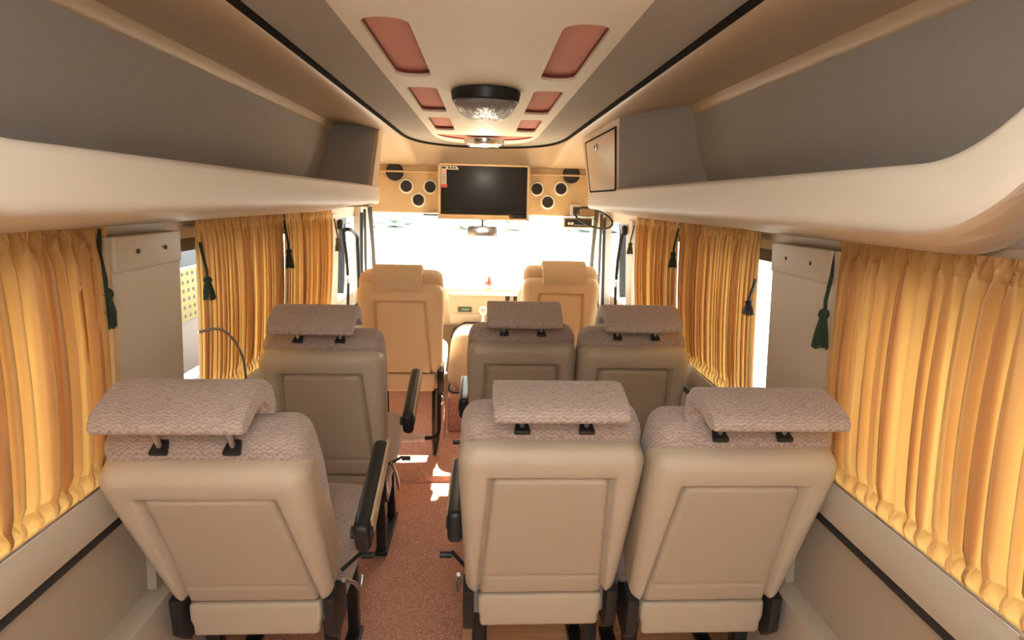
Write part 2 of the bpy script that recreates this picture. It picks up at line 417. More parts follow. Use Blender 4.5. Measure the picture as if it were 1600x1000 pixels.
for s in (-1, 1):
    for (a, b) in ((1.20, 1.745), (1.90, 2.41), (2.57, 3.02)): pads.append((s*0.200, a, b, 0.048))
holes = [rrect(x, (a+b)/2, hw, (b-a)/2, 0.042 if a < 1.5 else 0.03) for (x, a, b, hw) in pads]
wide = [(0.27*math.cos(math.pi*i/24), 3.22+0.36*math.sin(math.pi*i/24)**0.8) for i in range(25)]
inner = outline(0.283, YB, 3.1, 3.72)
mid_ = outline(0.440, YB, 3.15, 3.87)
o = flat_shape('center_panel', [inner]+holes+[wide], ZC, 0.008, M['cream'], ceil); o['label'] = 'smooth cream centre panel of the ceiling'
o = flat_shape('side_fabric', [mid_, inner], ZC+0.001, 0.006, M['sidefab'], ceil); o['label'] = 'grey fabric band around the cream centre panel'
cp = outline(0.446, YB, 3.15, 3.88)
mb = MB(); mb.tube([(x, y, ZC-0.006) for x, y in cp], 0.0085, 8)
o = mb.build('trim_cord', M['cord'], ceil); o['label'] = 'dark twisted edging cord'
names = {(-1, 0): 'nearest red ceiling inset left of the lamp, the longest on that side', (-1, 1): 'middle red ceiling inset on the left, just past the crystal lamp',
         (-1, 2): 'small red ceiling inset on the left, farthest along its row', (1, 0): 'nearest red ceiling inset right of the lamp, the longest on that side',
         (1, 1): 'middle red ceiling inset on the right, just past the crystal lamp', (1, 2): 'small red ceiling inset on the right, farthest along its row'}
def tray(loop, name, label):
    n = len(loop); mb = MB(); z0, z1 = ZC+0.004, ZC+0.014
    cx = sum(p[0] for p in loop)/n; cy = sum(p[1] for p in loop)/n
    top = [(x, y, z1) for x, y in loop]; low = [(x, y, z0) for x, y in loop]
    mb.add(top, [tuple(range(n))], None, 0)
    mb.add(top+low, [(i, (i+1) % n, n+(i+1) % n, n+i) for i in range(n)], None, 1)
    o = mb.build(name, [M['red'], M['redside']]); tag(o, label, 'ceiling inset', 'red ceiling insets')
for k, (x, a, b, hw) in enumerate(pads):
    tray(holes[k], 'ceiling_inset', names[(-1 if x < 0 else 1, k % 3)])
tray(wide, 'ceiling_inset', 'wide crescent red ceiling inset around the far round lamp')

# ceiling lamps
def lamp(name, x, y, R0, label, dark, watts):
    t = empty(name, (x, y, ZC-0.004)); tag(t, label, 'ceiling lamp', 'round ceiling lamps')
    mb = MB(); mb.lathe([(R0*0.9, 0.0), (R0, -0.004), (R0*1.0, -0.010), (R0*0.95, -0.034), (R0*0.9, -0.038), (R0*0.86, -0.034)], (0, 0, 0), n=48)
    mb.build('lamp_base', M['black'] if dark else M['chrome'], t)
    mb = MB()
    prof = [(R0*0.90, -0.032), (R0*0.89, -0.042), (R0*0.80, -0.055), (R0*0.62, -0.065), (R0*0.38, -0.070), (R0*0.12, -0.071), (0.0001, -0.071)]
    if not dark: prof = [(p, q*0.6) for p, q in prof]
    mb.lathe(prof, (0, 0, 0), n=144, fn=lambda a: 1+0.035*abs(math.sin(a*12))-0.02)
    mb.build('lamp_shade', M['crystal'], t)['label'] = 'ribbed clear crystal dome'
    if dark:
        for i in range(14):
            a = 2*math.pi*i/14; mb = MB(); c, s_ = math.cos(a), math.sin(a)
            pts = [(R0*f*c, R0*f*s_, h) for f, h in ((0.80, -0.052), (0.74, -0.062), (0.58, -0.074), (0.42, -0.079), (0.30, -0.078), (0.22, -0.072))]
            mb.tube(pts, [0.003, 0.005, 0.006, 0.006, 0.005, 0.003], 6); mb.build('crystal_petal', M['crystal'], t)
    ld = bpy.data.lights.new('bulb', 'POINT'); ld.energy = watts; ld.color = (1.0, 0.86, 0.66); ld.shadow_soft_size = 0.05
    lo = bpy.data.objects.new('bulb', ld); COL.objects.link(lo); lo.parent = t; lo.location = (0, 0, -0.115 if dark else -0.095)
    return t
lamp('ceiling_lamp', 0.0, 1.93, 0.110, 'large crystal ceiling lamp with black base, nearest on the ceiling', True, 0.6)
lamp('ceiling_lamp', -0.005, 3.40, 0.115, 'flat chrome ceiling lamp at the far end of the ceiling', False, 5.0)

# ------------------------------------------------------------------ luggage racks
def rack(s):
    side = 'left' if s < 0 else 'right'
    t = empty('luggage_rack', (s*0.62, 0.0, 1.47))
    tag(t, 'open overhead luggage rack with cream lip along the %s wall' % side, 'luggage rack', 'overhead luggage racks')
    L = lambda x, y, z: (s*x-s*0.62, y, z-1.47)
    y1 = 3.02
    # lip whose near end sweeps up to the headliner in a quarter round
    def rise(y, x):
        y0 = 0.72+max(0.0, x-0.54)/0.305*0.28; t_ = max(0.0, min(0.22, y0-y))
        return 0.22-math.sqrt(max(0, 0.0484-t_*t_))
    ysl = [YB, -0.3, 0.2, 0.40]+lin(0.49, 1.04, 34)+lin(1.1, y1, 12)
    def prof(y):
        top = 1.835 if y < 0.50 else min(1.556+rise(y, 0.54)*1.0, 1.835)
        P_ = [(0.845, 1.422), (0.70, 1.446), (0.600, 1.460), (0.549, 1.466), (0.540, 1.470), (0.5355, 1.477)]
        q_ = [(p, z+rise(y, p)*(1.0 if p < 0.8 else 0.8)) for p, z in P_]
        return q_+[(0.534, 1.487+rise(y, 0.54)), (0.533, top-0.012), (0.536, top-0.003), (0.543, top), (0.555, top), (0.562, top-0.006), (0.570, 1.484+rise(y, 0.54)), (0.845, 1.462+rise(y, 0.845)*0.8)]
    mb = MB(); n = 14; vs = []; fs = []
    for y in ysl: vs += [L(p, y, q) for p, q in prof(y)]
    for i in range(len(ysl)-1):
        for k in range(n): fs.append((i*n+k, i*n+(k+1) % n, (i+1)*n+(k+1) % n, (i+1)*n+k))
    fs.append(tuple(range(n))); fs.append(tuple((len(ysl)-1)*n+k for k in range(n)))
    mb.add(vs, fs); mb.build('rack_lip', M['lip'], t, sharp=50)
    # back panel and the narrow cove strip over it
    mb = MB(); mb.grid(lambda y, z: L(0.838-0.075*(z-1.45)/0.37-0.02*math.sin((z-1.45)/0.37*math.pi), y, z), [YB, y1], lin(1.445, 1.822, 10)); mb.build('back_panel', M['rackback'], t, normals=False)
    mb = MB(); mb.grid(lambda y, a: L(0.763-0.012*math.sin(a), y, 1.822+0.036*(1-math.cos(a))), [YB, y1], lin(0, math.pi/2, 5)); mb.build('cove_strip', M['headliner'], t, normals=False)
    if s < 0:
        mb = MB()
        poly = [(0.540, 1.455), (0.534, 1.56), (0.528, 1.845), (0.80, 1.862), (0.845, 1.45)]
        lean = lambda q, y: y+0.24*(q-1.5)/0.34
        mb.prism(poly, lambda p, q, y: L(p, lean(q, y), q), 2.80, 2.93, bevel=0.008); mb.build('end_panel', M['headliner'], t)
        mb = MB(); mb.prism([(0.556, 1.47), (0.552, 1.56), (0.548, 1.838), (0.80, 1.856), (0.845, 1.47)], lambda p, q, y: L(p, lean(q, y), q), 2.785, 2.7985); mb.build('end_lining', M['rackback'], t)
    else:
        # closed locker at the far end: slanted grey face towards the camera, cream door towards the aisle
        mb = MB()
        zt = 1.858
        A = [(0.540, 2.36, 1.54), (0.835, 1.98, 1.46), (0.772, 2.18, zt), (0.530, 2.38, zt-0.017)]
        B = [(0.540, 3.04, 1.54), (0.835, 3.10, 1.46), (0.772, 3.26, zt), (0.528, 3.26, zt-0.012)]
        vs = [L(*p) for p in A+B]
        mb.add(vs, [(0, 1, 2, 3)], None, 1)
        mb.add(vs, [(4, 5, 6, 7), (0, 3, 7, 4), (3, 2, 6, 7), (1, 0, 4, 5), (1, 2, 6, 5)], None, 0)
        lk = mb.build('locker', [M['headliner'], M['rackback']], t); lk['label'] = 'closed locker at the far end of the rack'
        # door: inset panel on the aisle face
        def face(u, v, d):                               # u along y, v up, d out into the aisle
            a = Vector((0.540, 2.36, 1.54)).lerp(Vector((0.540, 3.04, 1.54)), u); b = Vector((0.530, 2.38, zt-0.017)).lerp(Vector((0.528, 3.26, zt-0.012)), u)
            p = a.lerp(b, v); p.x -= d; return L(*p)
        mb = MB(); pl = [(0.06, 0.05), (0.86, 0.05), (0.86, 0.84), (0.06, 0.84)]
        mb.prism(pl, lambda p, q, d: face(p, q, d), -0.002, 0.007, bevel=0.003); dr = mb.build('door', M['headliner'], lk)
        mb = MB()
        pts = [face(*p, 0.006) for p in ((0.045, 0.03), (0.87, 0.03), (0.87, 0.86), (0.045, 0.86))]
        mb.tube([Vector(p) for p in pts], 0.0035, 6, closed=True); mb.build('door_seam', M['cord'], lk)
        mb = MB(); mb.box(face(0.52, 0.70, 0.012), (0.008, 0.035, 0.030), 0.003, mi=0); mb.tube([face(0.52, 0.66, 0.018), face(0.52, 0.72, 0.018)], 0.004, 8)
        mb.build('latch', M['chrome'], lk)['label'] = 'small chrome latch'
    return t
rack(-1); rack(1)

# ------------------------------------------------------------------ windows: seals and panes
def window(name, s, y0, y1, z0, z1, label):
    mb = MB(); w_ = 0.022
    for (a, b, c, d) in ((y0, y1, z0, z0+w_), (y0, y1, z1-0.06, z1), (y0, y0+0.032, z0, z1), (y1-0.032, y1, z0, z1)):
        slab(mb, s, a, b, c, d, 0.075, 0.125)
    f = mb.build(name, M['black']); struct(f); f['label'] = label
    mb = MB(); slab(mb, s, y0+0.01, y1-0.01, z0+0.01, z1-0.01, 0.098, 0.104); mb.build('pane', M['glass'], f)
window('window_1', -1, 0.12, 1.312, 0.855, 1.385, 'black framed window behind the nearest left curtain')
window('window_2', -1, 1.615, 2.42, 0.855, 1.385, 'black framed window beside the left cover plate')
window('window_3', -1, 2.52, 3.28, 0.855, 1.385, 'black framed window behind the far left curtain')
window('window_4', 1, 0.12, 1.312, 0.855, 1.385, 'black framed window behind the nearest right curtain')
window('window_5', 1, 1.615, 2.42, 0.855, 1.385, 'black framed window beside the right cover plate')
window('window_6', 1, 2.52, 3.28, 0.855, 1.385, 'black framed window behind the far right curtain')
window('window_7', -1, 3.42, 3.93, 0.74, 1.385, 'left cab door window')
window('window_8', 1, 3.42, 3.93, 0.74, 1.385, 'right cab door window')

# ------------------------------------------------------------------ cover plates on the pillars
for s, nm in ((-1, 'left'), (1, 'right')):
    t = empty('cover_plate', (s*(xw(1.36)-0.014), 1.325, 1.36)); tag(t, 'plain beige cover plate with two screws on the %s pillar' % nm, 'cover plate', 'pillar cover plates')
    tilt = -s*math.atan(0.055)
    mb = MB(); rot = Matrix.Rotation(-s*0.055, 3, 'Y')
    mb.box((0, 0.143, 0), (0.012, 0.285, 0.082), 0.004, rot); mb.build('plate', M['wall'], t)
    for yy in (0.085, 0.205):
        mb = MB(); mb.lathe([(0.0001, -0.002), (0.0055, 0), (0.0055, 0.003), (0.0001, 0.004)], (-s*0.0065, yy, 0.002), 'X', 12); mb.build('screw', M['dark'], t)

# ------------------------------------------------------------------ curtains
def curtain(s, y0, y1, label, seed, nf, z0=0.862, z1=1.427, group='golden window curtains', amp=0.021):
    rng = random.Random(seed)
    t = empty('curtain', (s*xw(z0), y0, z0)); tag(t, label, 'curtain', group)
    W = y1-y0; ph = [rng.uniform(-0.9, 0.9) for _ in range(nf+2)]; am = [rng.uniform(0.55, 1.25) for _ in range(nf+2)]; dr = [rng.uniform(-0.5, 0.5) for _ in range(nf+2)]
    def interp(a, u): f = u*nf; i = int(f); return a[i]+(a[min(i+1, nf+1)]-a[i])*(f-i)
    hb = (z1-0.042-z0)/(z1-z0); lb = 0.030/(z1-z0)
    def pos(u, v, mode):
        z = z0+(z1-z0)*v
        p = 2*math.pi*nf*u+interp(ph, u)+interp(dr, u)*(1-v)*1.2
        a = amp*interp(am, u)*(0.55+0.6*math.sin(math.pi*min(1, max(0, v*0.9+0.1)))**0.7)
        w_ = math.sin(p)+0.28*math.sin(2.3*p+1.7)+0.15*math.sin(4.7*p+u*9)
        y = y0+u*W+0.006*math.cos(p)
        kh = smooth((v-(hb-0.03))/0.06); kl = smooth(((lb+0.03)-v)/0.05)
        wh = 0.35*math.sin(p*2+3*math.sin(p*0.5+z*40))+0.2*math.sin(p*3.1+z*90)+0.15*w_
        wl = 0.32*math.sin(p*2.0+z*25)+0.25*math.sin(p*3.7-z*40)+0.2*w_
        w_ = w_*(1-kh)*(1-kl)+wh*kh+wl*kl
        bulge = 0.006*math.sin(math.pi*v)
        x = s*(xw(z)-0.004-bulge)-s*a*w_
        return Vector((x-s*xw(z0), y-y0, z-z0))
    us = lin(0, 1, nf*12)
    mb = MB(); mb.grid(lambda u, v: pos(u, v, ''), us, lin(lb, hb, 16)); mb.build('drape', M['curtain'], t, normals=False, sharp=0)
    mb = MB(); mb.grid(lambda u, v: pos(u, v, 'head'), us, lin(hb, 1, 8)); mb.build('heading', M['curtain'], t, normals=False, sharp=0)['label'] = 'gathered heading band'
    mb = MB(); mb.grid(lambda u, v: pos(u, v, 'hem')-Vector((s*0.010*math.sin(math.pi*(lb-v)/(lb*1.5)), 0, 0)), us, lin(-lb*0.5, lb, 9)); mb.build('hem', M['curtain'], t, normals=False, sharp=0)['label'] = 'ruffled bottom hem'
    # rods through heading and hem
    mb = MB(); mb.tube([(-s*0.012, -0.015, -0.0115), (-s*0.012, W+0.006, -0.0115)], 0.005, 8); mb.build('lower_rod', M['chrome'], t)
    zt = z1-0.02-z0; xt = s*(xw(z1-0.02)-xw(z0))
    mb = MB(); mb.tube([(xt+s*0.016, -0.015, zt), (xt+s*0.016, W+0.012, zt)], 0.005, 8); mb.build('upper_rod', M['steel'], t)
    return t
curtain(-1, 0.16, 1.312, 'large golden curtain nearest the camera on the left', 3, 30, amp=0.017)
curtain(-1, 1.715, 2.455, 'golden curtain on the left beside the bare strip of window', 11, 24, amp=0.0105)
curtain(-1, 2.482, 3.24, 'golden curtain farthest forward on the left', 5, 22, amp=0.0105)
curtain(1, 0.16, 1.308, 'large golden curtain nearest the camera on the right', 8, 30, amp=0.017)
curtain(1, 1.715, 2.43, 'golden curtain on the right beside the bare strip of window', 21, 24, amp=0.0105)
curtain(1, 2.458, 3.16, 'golden curtain farthest forward on the right', 15, 22, amp=0.0105)

# tie-backs
def tieback(s, y, ztop, zlow, m, label, out=0.03, fat=0.8):
    x = xw(ztop)-out
    t = empty('curtain_tieback', (s*x, y, zlow)); tag(t, label, 'tie-back', 'tasselled curtain tie-backs')
    h = ztop-zlow
    mb = MB(); mb.tube([(s*out*0.6, 0.01, h), (s*0.01, 0.006, h*0.75), (0, 0, h*0.5), (0, -0.004, h*0.38)], 0.0045, 8); mb.build('cord', m, t)
    mb = MB(); mb.lathe([(0.004, h*0.42), (0.011, h*0.39), (0.013, h*0.35), (0.009, h*0.31), (0.0001, h*0.30)], (0, 0, 0), n=12); mb.build('knot', m, t)
    mb = MB(); rg = random.Random(int(y*100))
    for i in range(14):
        a = 2*math.pi*i/14; r1 = 0.016+0.006*rg.random()
        mb.tube([(0.006*math.cos(a), 0.006*math.sin(a), h*0.32), (0.012*math.cos(a), 0.012*math.sin(a), h*0.18), (r1*fat*math.cos(a), r1*fat*math.sin(a), 0.006*rg.random())], 0.0035*fat, 5)
    mb.build('tassel', m, t)
tieback(-1, 1.722, 1.36, 1.19, M['green'], 'dark green tie-back at the rear edge of the second left curtain')
tieback(-1, 2.44, 1.40, 1.20, M['green'], 'dark green tie-back between the two far left curtains')
tieback(-1, 3.255, 1.38, 1.20, M['olive'], 'olive tie-back on the left, farthest forward by the cab window')
tieback(-1, 1.290, 1.42, 1.20, M['green'], 'dark tie-back at the front edge of the nearest left curtain', 0.012, 0.5)
tieback(1, 1.318, 1.40, 1.165, M['green'], 'dark green tie-back hanging beside the nearest right curtain', 0.022)
tieback(1, 1.706, 1.28, 1.17, M['black'], 'black tie-back end at the rear edge of the second right curtain')
tieback(1, 2.43, 1.40, 1.23, M['green'], 'dark green tie-back between the two far right curtains')
tieback(1, 3.17, 1.38, 1.22, M['olive'], 'olive tie-back on the right, farthest forward by the cab window')
# thin cord hanging over the second left curtain
mb = MB(); mb.tube(catmull([(-0.835, 1.69, 1.10), (-0.80, 1.74, 1.10), (-0.79, 1.80, 1.06), (-0.79, 1.87, 0.98), (-0.80, 1.91, 0.90), (-0.815, 1.93, 0.85)], 6, False), 0.0045, 8)
tag(mb.build('cable', M['steel']), 'thin grey cable arching over the second left curtain', 'cable')
# hook on the right sill, near
mb = MB(); mb.tube(catmull([(0.862, 0.62, 0.862), (0.845, 0.66, 0.866), (0.838, 0.70, 0.861), (0.842, 0.735, 0.853)], 5, False), 0.006, 8); mb.lathe([(0.003, 0.0), (0.007, 0.004), (0.007, 0.009), (0.003, 0.013)], (0.862, 0.612, 0.858), n=12)
tag(mb.build('curtain_hook', M['chrome']), 'small metal curtain hook on the right sill, near the camera', 'hook')

# ------------------------------------------------------------------ front bulkhead, television, speakers
mb = MB()
mb.box((0, YF+0.035, 1.59), (1.52, 0.07, 0.38), 0.012)
mb.box((0, YF+0.02, 1.672), (1.46, 0.10, 0.012), 0.004)
struct(mb.build('wall_front', M['tan']))
tv = empty('television', (-0.004, 3.90, 1.37)); tag(tv, 'black flat television in a tan frame under the ceiling', 'television')
mb = MB(); W_, H_ = 0.600, 0.355
mb.box((-W_/2+0.008, 0.03, H_/2), (0.016, 0.13, H_), 0.003); mb.box((W_/2-0.008, 0.03, H_/2), (0.016, 0.13, H_), 0.003)
mb.box((0, 0.03, H_-0.006), (W_, 0.13, 0.012), 0.003); mb.box((0, 0.06, H_/2), (W_-0.02, 0.05, H_-0.02), 0.002)
mb.box((-0.06, 0.01, 0.0155), (W_-0.14, 0.10, 0.031), 0.003); mb.box((0, 0.02, 0.006), (W_, 0.11, 0.012), 0.003); mb.build('cabinet', M['tan'], tv)
mb = MB(); mb.box((0, 0.012, 0.19), (W_-0.034, 0.03, 0.306), 0.004); mb.box((0.24, 0.0, 0.026), (0.09, 0.03, 0.02), 0.003); mb.build('bezel', M['black'], tv)
mb = MB(); mb.box((0, -0.004, 0.192), (W_-0.052, 0.006, 0.278), 0.001); mb.build('screen', M['screen'], tv)
mb = MB(); mb.prism([(-0.283, 0.318), (-0.165, 0.318), (-0.180, 0.340), (-0.283, 0.340)], lambda p, q, y: (p, y, q), -0.0085, -0.0075, mi=0)
for i, (a, b) in enumerate(((-0.276, -0.250), (-0.236, -0.222), (-0.216, -0.204), (-0.198, -0.186))): mb.box(((a+b)/2, -0.0092, 0.329), (b-a, 0.001, 0.011), 0, mi=1)
mb.build('brand_sticker', [M['sticktan'], M['dark']], tv)['label'] = 'cream strip sticker at the top left of the screen'
mb = MB(); mb.box((-0.264, -0.0085, 0.262), (0.036, 0.001, 0.110), 0, mi=0); mb.box((-0.264, -0.0092, 0.304), (0.034, 0.001, 0.020), 0, mi=2); mb.box((-0.262, -0.0092, 0.214), (0.042, 0.001, 0.022), 0, mi=1)
for i in range(5): mb.box((-0.264, -0.0092, 0.285-i*0.0125), (0.026, 0.001, 0.004), 0, mi=3)
mb.build('price_sticker', [M['sticktan'], M['stickred'], M['stickpink'], M['lcdframe']], tv)['label'] = 'tall cream and red sticker down the left of the screen'

def speaker(x, z, label, big=False):
    t = empty('speaker', (x, YF, z)); tag(t, label, 'speaker', 'dark round tweeters' if big else 'ring-trimmed round speakers')
    mb = MB(); r = 0.058 if big else 0.046
    if not big:
        mb.lathe([(r*0.82, 0.0), (r*0.82, 0.010), (r*0.90, 0.014), (r*1.06, 0.008), (r*1.1, 0.0)], (0, 0.0, 0), 'Y', 40); mb.build('trim_ring', M['ring'], t)
    mb = MB()
    if big: mb.lathe([(r, -0.002), (r, 0.018), (r*0.9, 0.026), (r*0.80, 0.020), (r*0.3, 0.024), (0.0001, 0.026)], (0, 0, 0), 'Y', 40)
    else: mb.lathe([(r*0.84, -0.002), (r*0.84, 0.006), (r*0.4, 0.009), (0.0001, 0.010)], (0, 0, 0), 'Y', 40)
    mb.build('grille', M['grille'], t)
for s, nm, pts in ((-1, 'left', ((-0.525, 1.578), (-0.365, 1.577), (-0.445, 1.489))), (1, 'right', ((0.354, 1.580), (0.519, 1.585), (0.431, 1.494)))):
    pos_ = (('outer upper', 'inner upper', 'lower') if s < 0 else ('inner upper', 'outer upper', 'lower'))
    for (x, z), p in zip(pts, pos_): speaker(x, z, '%s ring speaker of the three %s of the television' % (p, nm))
speaker(-0.600, 1.668, 'larger black tweeter at the top left corner of the bulkhead', True)
speaker(0.585, 1.678, 'larger black tweeter at the top right corner of the bulkhead', True)

# ------------------------------------------------------------------ windscreen, mirror, cab
mb = MB()
Wt = (0.78, 4.02, 1.41); Wb = (0.83, 4.42, 0.80)
for s in (-1, 1):
    mb.tube([(s*Wt[0], Wt[1], 1.46), (s*Wb[0], Wb[1], Wb[2])], 0.020, 8)
mb.tube([(-0.83, 4.42, 0.80), (0.83, 4.42, 0.80)], 0.02, 8)
ws = struct(mb.build('window_9', M['dark'])); ws['label'] = 'wide windscreen with dark seal'
mb = MB(); mb.grid(lambda u, v: (u*(0.78+0.05*(1-v)), 4.02+0.40*(1-v)+0.006, 0.80+0.64*v), lin(-1, 1, 8), lin(0, 1, 4)); mb.build('pane', M['glass'], ws, normals=False)
for s, nm, k in ((-1, 'left', 7), (1, 'right', 8)):
    mb = MB()
    q = [(0.835, 3.93), (0.875, 3.93), (0.875, 3.985), (0.835, 3.985)]
    mb.prism([(0.0, 0.0), (0.05, 0.0), (0.05, 0.055), (0.0, 0.055)], lambda p, q_, z: (s*(0.815+p+0.03*(1.45-z)), 3.93+q_+0.18*(1.45-z)*0.2, z), 0.70, 1.45, bevel=0.008)
    mb.prism([(0.0, 0.0), (0.04, 0.0), (0.04, 0.07), (0.0, 0.07)], lambda p, q_, z: (s*(0.79+p+0.05*(1.45-z)), 4.0+q_+0.62*(1.45-z), z), 0.74, 1.46, bevel=0.008)
    o = struct(mb.build('trim_%d' % k, M['lip'])); o['label'] = 'cream windscreen pillar on the %s' % nm
    mb = MB(); mb.tube([(s*0.812, 3.925, 1.40), (s*0.835, 3.93, 0.72)], 0.011, 8); mb.tube([(s*0.805, 3.99, 1.42), (s*0.83, 4.09, 1.0), (s*0.84, 4.15, 0.74)], 0.010, 8)
    o = struct(mb.build('trim_%d' % (k+2), M['dark'])); o['label'] = 'dark rubber seals of the %s windscreen pillar' % nm
# firewall and cab nose
mb = MB(); mb.box((0, 4.43, 0.36), (1.78, 0.08, 0.86), 0.01); struct(mb.build('trim_11', M['dash']))['label'] = 'firewall under the windscreen'
# interior mirror
t = empty('rear_view_mirror', (-0.012, 3.955, 1.29)); tag(t, 'rear view mirror hanging under the television', 'mirror')
mb = MB(); mb.box((0, 0, 0), (0.20, 0.03, 0.075), 0.018, k=4, fn=lambda p: (p.x, p.y, p.z*(1-0.10*abs(p.x)/0.1))); mb.build('housing', M['lcdframe'], t)
mb = MB(); mb.box((0, -0.016, 0), (0.184, 0.004, 0.062), 0.0019); mb.build('mirror_glass', M['chrome'], t)
mb = MB(); mb.tube([(0, 0.005, 0.035), (0, 0.05, 0.075)], 0.006, 8); mb.box((0, 0.055, 0.083), (0.05, 0.03, 0.02), 0.005); mb.build('stem', M['dark'], t)
# radio unit under the right end of the bulkhead
t = empty('radio_unit', (0.64, 3.985, 1.358)); tag(t, 'small dark radio unit under the right end of the bulkhead', 'radio')
mb = MB(); mb.box((0, 0.03, 0), (0.20, 0.10, 0.070), 0.006); mb.build('body', M['tan'], t)
mb = MB(); mb.box((0.002, -0.022, 0), (0.182, 0.006, 0.052), 0.002); mb.build('face', M['black'], t)
for xx in (-0.062, -0.040):
    mb = MB(); mb.lathe([(0.010, 0), (0.010, 0.006), (0.0001, 0.008)], (xx, -0.025, -0.004), 'Y', 14); mb.build('knob', M['sticktan'], t)
for i in range(8):
    mb = MB(); mb.box((-0.018+i*0.0125, -0.026, -0.014), (0.006, 0.003, 0.005), 0.001); mb.build('button', M['white'], t)
# smoked oval mirror on a bracket at the right end
t = empty('oval_mirror', (0.66, 3.93, 1.44)); tag(t, 'oval smoked mirror on a bracket below the right locker', 'mirror')
mb = MB(); mb.box((-0.04, 0.05, 0.005), (0.07, 0.03, 0.075), 0.005); mb.build('bracket', M['lip'], t)
mb = MB(); mb.box((-0.035, 0.032, 0.0), (0.045, 0.012, 0.05), 0.004); mb.build('socket', M['dark'], t)
def oval(a, k=1.0, d=0.0): return Vector((0.075+0.130*k*math.cos(a)*0.9+0.03*k*math.sin(a), -0.02-0.05*k*math.cos(a)+d, -0.045+0.05*k*math.sin(a)-0.045*k*math.cos(a)))
mb = MB(); mb.tube([oval(2*math.pi*i/32) for i in range(32)], 0.007, 8, closed=True); mb.tube([(-0.035, 0.03, 0), oval(math.pi*0.95)], 0.008, 8); mb.build('rim', M['dark'], t)
mb = MB(); vs = [oval(0, 0)]+[oval(2*math.pi*i/32, 0.98) for i in range(32)]; mb.add(vs, [(0, 1+i, 1+(i+1) % 32) for i in range(32)])
vs = [oval(0, 0, 0.006)]+[oval(2*math.pi*i/32, 0.98, 0.004) for i in range(32)]; mb.add(vs, [(0, 1+i, 1+(i+1) % 32) for i in range(32)]); mb.build('mirror_glass', M['smoke'], t, normals=False)
# small dark slot on the windscreen top at the left of the television
mb = MB(); mb.box((-0.355, 3.985, 1.392), (0.115, 0.03, 0.012), 0.003); tag(mb.build('visor_clip', M['dark']), 'thin dark clip under the bulkhead left of the television', 'clip')

# cab floor steps in carpet, then the aisle runner
mb = MB()
prof = [(1.0, -0.01), (2.70, -0.01)]
def step(y):
    if y < 2.86: return 0.012
    if y < 2.88: return 0.012+0.028*smooth((y-2.86)/0.02)
    return 0.040
ysx = [2.855, 2.86]+lin(2.863, 2.88, 6)+[3.0, 3.5, 4.38]
mb.grid(lambda y, x: (x, y, step(y)), ysx, [-0.85, 0.85])
mb.grid(lambda y, k: (-0.85, y, step(y) if k else -0.01), ysx, [0, 1]); mb.grid(lambda y, k: (0.85, y, step(y) if k else -0.01), ysx, [0, 1])
mb.grid(lambda x, k: (x, 2.855, step(2.855) if k else -0.01), [-0.85, 0.85], [0, 1]); mb.grid(lambda x, k: (x, 4.38, 0.040 if k else -0.01), [-0.85, 0.85], [0, 1])
tag(mb.build('carpet', M['carpet'], sharp=50), 'reddish brown carpet over the raised step in the cab', 'carpet')
mb = MB(); mb.box((-0.435, 0.980, 0.006), (0.75, 3.74, 0.012), 0.004); tag(mb.build('carpet', M['carpet']), 'reddish brown carpet runner along the aisle', 'carpet')

# dashboard
t = empty('dashboard', (0, 3.93, 0.615)); tag(t, 'cream dashboard with centre console under the windscreen', 'dashboard')
mb = MB()
prof = [(0.44, 0.0), (0.04, 0.02), (0.0, 0.10), (0.01, 0.23), (0.05, 0.275), (0.44, 0.30)]
mb.prism(prof, lambda p, q, x: (x, p, q), -0.80, 0.80, bevel=0.01)
mb.box((0.46, 0.02, 0.27), (0.40, 0.20, 0.10), 0.04, k=4); mb.build('body', M['dash'], t)
mb = MB(); mb.box((0.03, -0.03, 0.185), (0.54, 0.06, 0.150), 0.012, k=3); mb.box((0.03, -0.045, 0.245), (0.48, 0.04, 0.012), 0.004); mb.box((0.03, -0.04, 0.085), (0.52, 0.08, 0.075), 0.02, k=3)
cons = mb.build('console', M['dash'], t)
mb = MB(); mb.box((-0.125, -0.063, 0.150), (0.095, 0.012, 0.036), 0.003, mi=0); mb.box((-0.12, -0.070, 0.151), (0.048, 0.004, 0.012), 0.001, mi=1); mb.build('radio', [M['lcdframe'], M['lcd']], cons)['label'] = 'car radio with green display'
mb = MB(); mb.box((0.035, -0.063, 0.145), (0.022, 0.012, 0.018), 0.004); mb.build('socket', M['dark'], cons)
for i in range(4):
    mb = MB(); mb.box((0.150+i*0.024, -0.063, 0.148), (0.018, 0.012, 0.020), 0.003); mb.build('switch', M['dark'], cons)
for i in range(2):
    mb = MB(); mb.box((0.165+i*0.055, -0.066, 0.232), (0.030, 0.012, 0.034), 0.004); mb.build('switch', M['dark'], cons)['label'] = 'tall rocker switch'
# ornament on the dash
t = empty('dashboard_ornament', (0.04, 4.02, 0.899)); tag(t, 'small red and white ornament on top of the dashboard', 'ornament')
mb = MB(); mb.lathe([(0.030, 0), (0.032, 0.008), (0.022, 0.014), (0.0001, 0.015)], (0, 0, 0), n=16); mb.build('base', M['white'], t)
mb = MB(); mb.lathe([(0.0001, 0.014), (0.018, 0.016), (0.022, 0.028), (0.013, 0.046), (0.010, 0.050), (0.013, 0.060), (0.010, 0.072), (0.0001, 0.076)], (0, 0, 0), n=16); mb.box((-0.022, 0, 0.028), (0.02, 0.02, 0.02), 0.006); mb.build('figure', M['stickred'], t)
